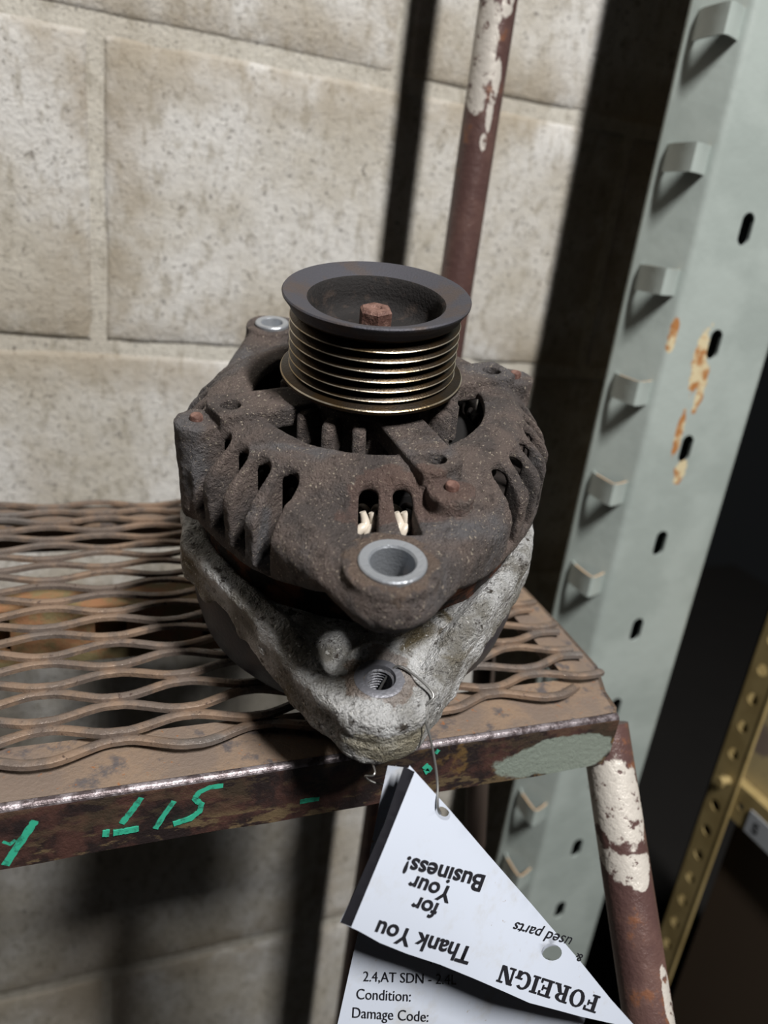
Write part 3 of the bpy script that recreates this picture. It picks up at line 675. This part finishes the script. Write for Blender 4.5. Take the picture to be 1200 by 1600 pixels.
# rotor / dark core inside, stator ring, windings
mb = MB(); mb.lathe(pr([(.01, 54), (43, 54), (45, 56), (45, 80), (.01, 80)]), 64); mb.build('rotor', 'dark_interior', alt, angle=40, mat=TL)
prof_ = [(50., 68)]
hh = 68
prof_ += [(64.2, 68)]
while hh < 96: prof_ += [(64.4, hh+.4), (64.4, hh+1.4), (64.15, hh+1.6)]; hh += 1.6
prof_ += [(50, hh)]
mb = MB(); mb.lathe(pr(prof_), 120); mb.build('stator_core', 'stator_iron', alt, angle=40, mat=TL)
def loop(dg, r0, h0, sc=1.):
    mb = MB(); a = math.radians(dg); P_ = []
    for j in range(15):
        q = PI*j/14; du = 2.6*math.cos(q)*sc; dh = -5.5*math.sin(q)*sc; rr_ = r0+1.8*math.sin(q*2)
        P_.append((rr_*math.cos(a+du/r0)/1000, rr_*math.sin(a+du/r0)/1000, -(h0+dh+(6 if j in (0, 14) else 0))/1000))
    mb.tube(P_, .00105, 8); return mb
for i in range(60):
    dg = -180+6*i; mb = loop(dg, 50., 62); mb.build('winding', 'winding_enamel' if -112 < dg < -92 else 'shaded_winding', alt, angle=60, mat=TL)
# windings that show white in the two slots above the ear
for dg in (-109., -106.2, -98.8, -96.4):
    mb = MB(); a = math.radians(dg); P_ = []
    for j in range(10):
        t_ = j/9; P_.append(L3((61+5.5*t_)*math.cos(a+.02*math.sin(t_*5)), (61+5.5*t_)*math.sin(a+.02*math.sin(t_*5)), 50.5+8*t_+1.2*math.sin(t_*6)))
    mb.tube(P_, .0012, 10, rs=[.0011+.0007*math.sin(PI*j/9) for j in range(10)]); mb.build('winding', 'winding_enamel', alt, angle=60, mat=TL)
# bolts
for a in A0:
    mb = MB(); c_ = math.radians(a); cx, cy = 65.3*math.cos(c_), 65.3*math.sin(c_)
    mb.lathe(pr([(0.01, 38.2), (1.9, 38.3), (2.3, 38.8), (2.3, 42)]), 14)
    mb.build('through_bolt', 'rusty_fastener', alt, angle=40, mat=TL @ Matrix.Translation((cx/1000, cy/1000, 0)))
# sleeves
mb = MB(); mb.lathe(pr([(6.6, 60), (6.6, 45.6), (7.1, 44.9), (9.6, 44.7), (10., 45.1), (10., 58.5), (6.6, 60)]), 56); mb.build('bushing', 'machined_steel', alt, angle=35, mat=TL @ Matrix.Translation((EF[0]/1000, EF[1]/1000, 0)))
mb = MB(); mb.lathe(pr([(4.6, 60), (4.6, 44.2), (5., 43.6), (7.2, 43.4), (7.6, 43.9), (7.6, 58.5), (4.6, 60)]), 40); mb.build('bushing', 'machined_steel', alt, angle=35, mat=TL @ Matrix.Translation((EB[0]/1000, EB[1]/1000, 0)))
mb = MB(); pf = [(4.95, 112)]
hh = 111
while hh > 95: pf += [(4.95, hh), (4.35, hh-.5), (4.95, hh-1.)]; hh -= 1.25
pf += [(5.3, 93.5), (7.4, 93.3), (8.3, 93.7), (8.3, 96)]
mb.lathe(pr(pf), 48); mb.build('threaded_boss', 'grey_boss', alt, angle=35, mat=TL @ Matrix.Translation((EF[0]/1000, EF[1]/1000, 0)))
# rear cover
mb = MB(); mb.lathe(pr([(40, 98), (66, 98), (69, 101), (69.5, 125), (67.5, 136), (63, 142.8), (54, 146.1), (48, 146.5), (0.01, 146.5)]), 96); mb.build('rear_cover', 'cover_plastic', alt, angle=50, mat=TL)
# terminal socket and B+ post at the back, out of sight
mb = MB(); mb.box(-.012, .012, .055, .072, -.128, -.108); mb.build('plug_socket', 'cover_plastic', alt, mat=TL)
# ---------------------------------------------------------------- paper tag, folded
tagE = empty('paper_tag', 'folded white paper tag with black edge stripe hanging by wire below the alternator', 'tag', mat=Matrix.Translation(V(.10, .17, -.16))); TG = Matrix.Translation(-V(.10, .17, -.16))
def flapY(u, v):                                      # front flap bows towards the camera and curls at the lower edge
    s_ = ((v-1197)-(u-640)*1.151)/300                 # distance from the fold, 0 at the fold
    return .1690-.00004*(v-1197)-.006*np.sin(np.clip(s_, 0, 1.2)*1.6)-.0015*np.sin(u/60.)*np.clip(s_, 0, 1)
def backY(u, v): return .1745-.00003*np.maximum(v-1200, 0)+.003*np.sin((v-1200)/180.)
def unp(u, v, fy, dy=0.):
    q = ray(u, v); t_ = (fy(u, v)+dy)/q[1]; return V(q[0]*t_, q[1]*t_, q[2]*t_)
def sheet(name, poly, fy, mt, par, holes=(), dy=0., th_=.0003, step=9.):
    """paper with real holes: polygon in layout units meshed by triangulation, laid on the curved sheet"""
    from mathutils.geometry import delaunay_2d_cdt
    pts = []; edges = []
    def addloop(l):
        n0 = len(pts); m = 0
        for i in range(len(l)):
            a, b_ = l[i], l[(i+1) % len(l)]; k_ = max(1, int(math.hypot(a[0]-b_[0], a[1]-b_[1])/step))
            for s_ in range(k_): pts.append(Vector((a[0]+(b_[0]-a[0])*s_/k_, a[1]+(b_[1]-a[1])*s_/k_))); m += 1
        for i in range(m): edges.append((n0+i, n0+(i+1) % m))
    addloop(poly)
    hl = []
    for (cx, cy, rx, ry, an) in holes:
        l = [(cx+rx*math.cos(q)*math.cos(an)-ry*math.sin(q)*math.sin(an), cy+rx*math.cos(q)*math.sin(an)+ry*math.sin(q)*math.cos(an)) for q in [2*PI*j/18 for j in range(18)]]
        hl.append(l); addloop(l)
    def inside(p, l):
        c_ = False
        for i in range(len(l)):
            a, b_ = l[i], l[i-1]
            if (a[1] > p[1]) != (b_[1] > p[1]) and p[0] < (b_[0]-a[0])*(p[1]-a[1])/(b_[1]-a[1])+a[0]: c_ = not c_
        return c_
    xs_ = [p[0] for p in poly]; ys_ = [p[1] for p in poly]
    x = min(xs_)+5
    while x < max(xs_):
        y = min(ys_)+5
        while y < max(ys_):
            if inside((x, y), poly) and not any(inside((x, y), l) for l in hl): pts.append(Vector((x, y)))
            y += 16
        x += 16
    vo, _, fo, *_r = delaunay_2d_cdt(pts, edges, [], 0, 1e-3)
    ft = []
    for f_ in fo:
        c_ = (sum(vo[i][0] for i in f_)/3, sum(vo[i][1] for i in f_)/3)
        if inside(c_, poly) and not any(inside(c_, l) for l in hl): ft.append(tuple(f_))
    vv = [unp(p[0], p[1], fy, dy) for p in vo]; n = len(vv); vv += [unp(p[0], p[1], fy, dy+th_) for p in vo]
    ec = {}
    for f_ in ft:
        for i in range(3):
            e = (f_[i], f_[(i+1) % 3]); ec[e] = 1
    ff = ft+[tuple(i+n for i in reversed(f_)) for f_ in ft]+[(a, b_, b_+n, a+n) for (a, b_) in ec if (b_, a) not in ec]
    mb = MB(); mb.add(vv, ff); return mb.build(name, mt, par, angle=60, mat=TG if par is tagE else None)
flap = [(640, 1196), (700, 1262), (760, 1332), (830, 1412), (905, 1500), (955, 1562), (992, 1603), (1000, 1618), (960, 1600), (906, 1588), (873, 1579), (827, 1567), (789, 1550), (743, 1530), (687, 1507), (635, 1490), (593, 1473), (561, 1455), (531, 1441), (560, 1380), (600, 1288)]
fo = sheet('front_flap', flap, flapY, 'paper', tagE, holes=[(862, 1488, 16, 13, .1), (692, 1271, 13, 9, .7)])
back = [(606, 1196), (640, 1200), (700, 1268), (775, 1355), (850, 1440), (905, 1506), (930, 1550), (915, 1590), (900, 1640), (700, 1660), (512, 1650), (527, 1602), (552, 1490), (568, 1420), (578, 1330), (596, 1240)]
bo = sheet('back_sheet', back, backY, 'paper', tagE, holes=[(693, 1268, 9, 7, .7), (866, 1494, 19, 16, .1)])
stripe = [(631, 1197), (648, 1206), (603, 1318), (549, 1448), (532, 1441), (560, 1380), (600, 1288)]
sheet('edge_stripe', stripe, flapY, 'ink', fo, dy=-.0002, th_=.00015)
def text(s_, org, size, ang, fy, mt='ink', par=None, bold=0., shear=0., sx_=1., dy=-.0003, spacing=1.):
    """print: letters laid out in tag units from org, angle in degrees (0 = reading to the right), set on the curved sheet"""
    cu = bpy.data.curves.new('t', 'FONT'); cu.body = s_; cu.size = size; cu.offset = bold; cu.shear = shear; cu.space_character = spacing; cu.resolution_u = 4
    o = bpy.data.objects.new('t', cu); COL.objects.link(o); dg = bpy.context.evaluated_depsgraph_get(); me = bpy.data.meshes.new_from_object(o.evaluated_get(dg))
    bpy.data.objects.remove(o); a = math.radians(ang); c_, sn = math.cos(a), math.sin(a)
    for v in me.vertices:
        x, y = v.co.x*sx_, v.co.y; u, w_ = org[0]+x*c_+y*sn, org[1]+x*sn-y*c_; v.co = unp(u, w_, fy, dy)
    me.name = 'printed_text'; return obj('printed_text', me, mt, par)
text('Thank You', (741, 1482), 39, 196.5, flapY, par=fo, bold=.9, shear=.12, sx_=.90)
text('for', (688, 1413), 36, 199, flapY, par=fo, bold=.9, shear=.12, sx_=.92)
text('Your', (710, 1388), 36, 198, flapY, par=fo, bold=.9, shear=.12, sx_=.92)
text('Business!', (761, 1369), 38, 194, flapY, par=fo, bold=.9, shear=.12, sx_=.92)
text('used parts', (897, 1466), 25, 196, flapY, par=fo, bold=.15, shear=.3, sx_=.9)
text('&', (912, 1492), 17, 196, flapY, par=fo, bold=.3)
text('2.4,AT SDN - 2.4L', (567, 1533), 22.5, 2.2, backY, par=bo, sx_=.86)
text('Condition:', (556, 1561), 24, 2.6, backY, par=bo, sx_=.84)
text('Damage Code:', (549, 1590), 24, 3.2, backY, par=bo, sx_=.84)
text('TO', (668, 1506), 22, 2, backY, par=bo, sx_=.84)
# slab-serif word FOREIGN built from bars
def slab_word(org, ang, H_, par):
    mb = MB(); a = math.radians(ang); c_, sn = math.cos(a), math.sin(a)
    def quad(pts_):
        q = [unp(org[0]+x*c_+y*sn, org[1]+x*sn-y*c_, flapY, -.0003) for x, y in pts_]
        mb.add(q, [tuple(range(len(q)))])
    def bar(x0, y0, x1, y1): quad([(x0, y0), (x1, y0), (x1, y1), (x0, y1)])
    s_ = H_*.2; g = H_*.11; x = 0
    def stem(x): bar(x+g, 0, x+g+s_, H_); bar(x, 0, x+2*g+s_, g); bar(x, H_-g, x+2*g+s_, H_)
    def arc(cx, cy, rx, ry, t0, t1, tx, ty, n=14):
        for i in range(n):
            q0, q1 = [math.radians(t0+(t1-t0)*k_/n) for k_ in (i, i+1)]
            quad([(cx+rx*math.cos(q0), cy+ry*math.sin(q0)), (cx+rx*math.cos(q1), cy+ry*math.sin(q1)), (cx+(rx-tx)*math.cos(q1), cy+(ry-ty)*math.sin(q1)), (cx+(rx-tx)*math.cos(q0), cy+(ry-ty)*math.sin(q0))])
    for ch in 'FOREIGN':
        if ch in 'FE':
            W_ = H_*.74; stem(x); bar(x+g+s_, H_-g*1.1, x+W_, H_); bar(x+W_-g, H_*.72, x+W_, H_); bar(x+g+s_, H_*.46, x+W_*.74, H_*.46+g); bar(x+W_*.68, H_*.36, x+W_*.8, H_*.68)
            if ch == 'E': bar(x+g+s_, 0, x+W_, g*1.1); bar(x+W_-g, 0, x+W_, H_*.28)
            x += W_
        elif ch == 'O': arc(x+H_*.42, H_/2, H_*.42, H_*.52, 0, 360, s_, g*1.1); x += H_*.84
        elif ch == 'G': arc(x+H_*.42, H_/2, H_*.42, H_*.52, 45, 345, s_, g*1.1); bar(x+H_*.62, 0.02, x+H_*.82, H_*.44); bar(x+H_*.5, H_*.38, x+H_*.9, H_*.38+g); x += H_*.9
        elif ch == 'I': stem(x); x += 2*g+s_
        elif ch == 'R': stem(x); arc(x+g+s_, H_*.73, H_*.42, H_*.27, -90, 90, s_, g); quad([(x+H_*.42, H_*.5), (x+H_*.62, H_*.5), (x+H_*.86, 0), (x+H_*.62, 0)]); bar(x+H_*.58, 0, x+H_*.92, g); x += H_*.9
        elif ch == 'N': bar(x+g*.6, 0, x+g*.6+g, H_); bar(x, 0, x+H_*.36, g); bar(x, H_-g, x+H_*.3, H_); quad([(x+g*.6, H_), (x+g*.6+s_*1.2, H_), (x+H_*.8, 0), (x+H_*.8-s_*1.2, 0)]); bar(x+H_*.7, 0, x+H_*.7+g, H_); bar(x+H_*.55, H_-g, x+H_*.9, H_); x += H_*.9
        x += H_*.07
    return mb.build('printed_text', 'ink', par), x
slab_word((939, 1557), 198.0, 27.8, fo)
# glyph on the little shelf label
cu = bpy.data.curves.new('t', 'FONT'); cu.body = 'S'; cu.size = .016; cu.offset = .0004; o = bpy.data.objects.new('t', cu); COL.objects.link(o)
me = bpy.data.meshes.new_from_object(o.evaluated_get(bpy.context.evaluated_depsgraph_get())); bpy.data.objects.remove(o)
for v in me.vertices: v.co = V(XP+.0003, .3915-v.co.x, -.5035+v.co.y)
me.name = 'printed_text'; g_ = obj('printed_text', me, 'grey_ink', lo_)
# ---------------------------------------------------------------- tie wire
def lw(x, y, h): p = CA+(MA[0]*x+MA[1]*y)/1000-MA[2]*h/1000; return Vector((p[0], p[1], p[2]+CZ))
def up_(u, v, Y): q = ray(u, v); t_ = Y/q[1]; return V(*(q*t_))
def spline(P_, n=8):
    P_ = [Vector(p) for p in P_]; out = []
    for i in range(len(P_)-1):
        p0, p1, p2, p3 = P_[max(i-1, 0)], P_[i], P_[i+1], P_[min(i+2, len(P_)-1)]
        for k_ in range(n):
            t_ = k_/n; out.append(.5*((2*p1)+(-p0+p2)*t_+(2*p0-5*p1+4*p2-p3)*t_*t_+(-p0+3*p1-3*p2+p3)*t_**3))
    return out+[P_[-1]]
mb = MB(); e0 = lw(-21, -89.5, 104)
mb.tube(spline([lw(-22, -88, 116), lw(-20, -87, 104), lw(-15, -87, 93), lw(-11, -91, 92.3), lw(-6.5, -100, 94), up_(662, 1110, .1795), up_(674, 1160, .175), up_(683, 1215, .170), up_(684, 1262, .1650), up_(688, 1270, .1672), up_(676, 1250, .1725), up_(650, 1218, .175), up_(628, 1222, .178)]), .00042, 8)
mb.tube(spline([lw(-22, -88, 116), lw(-26, -92, 118), up_(586, 1206, .178), up_(570, 1213, .180), up_(590, 1224, .179), up_(622, 1224, .178), up_(624, 1210, .1785), up_(618, 1196, .181)]), .00032, 6)
wr = mb.build('tie_wire', 'wire_steel', None, angle=60); tag(wr, 'thin steel tie wire looped from the threaded hole down to the tag', 'wire')
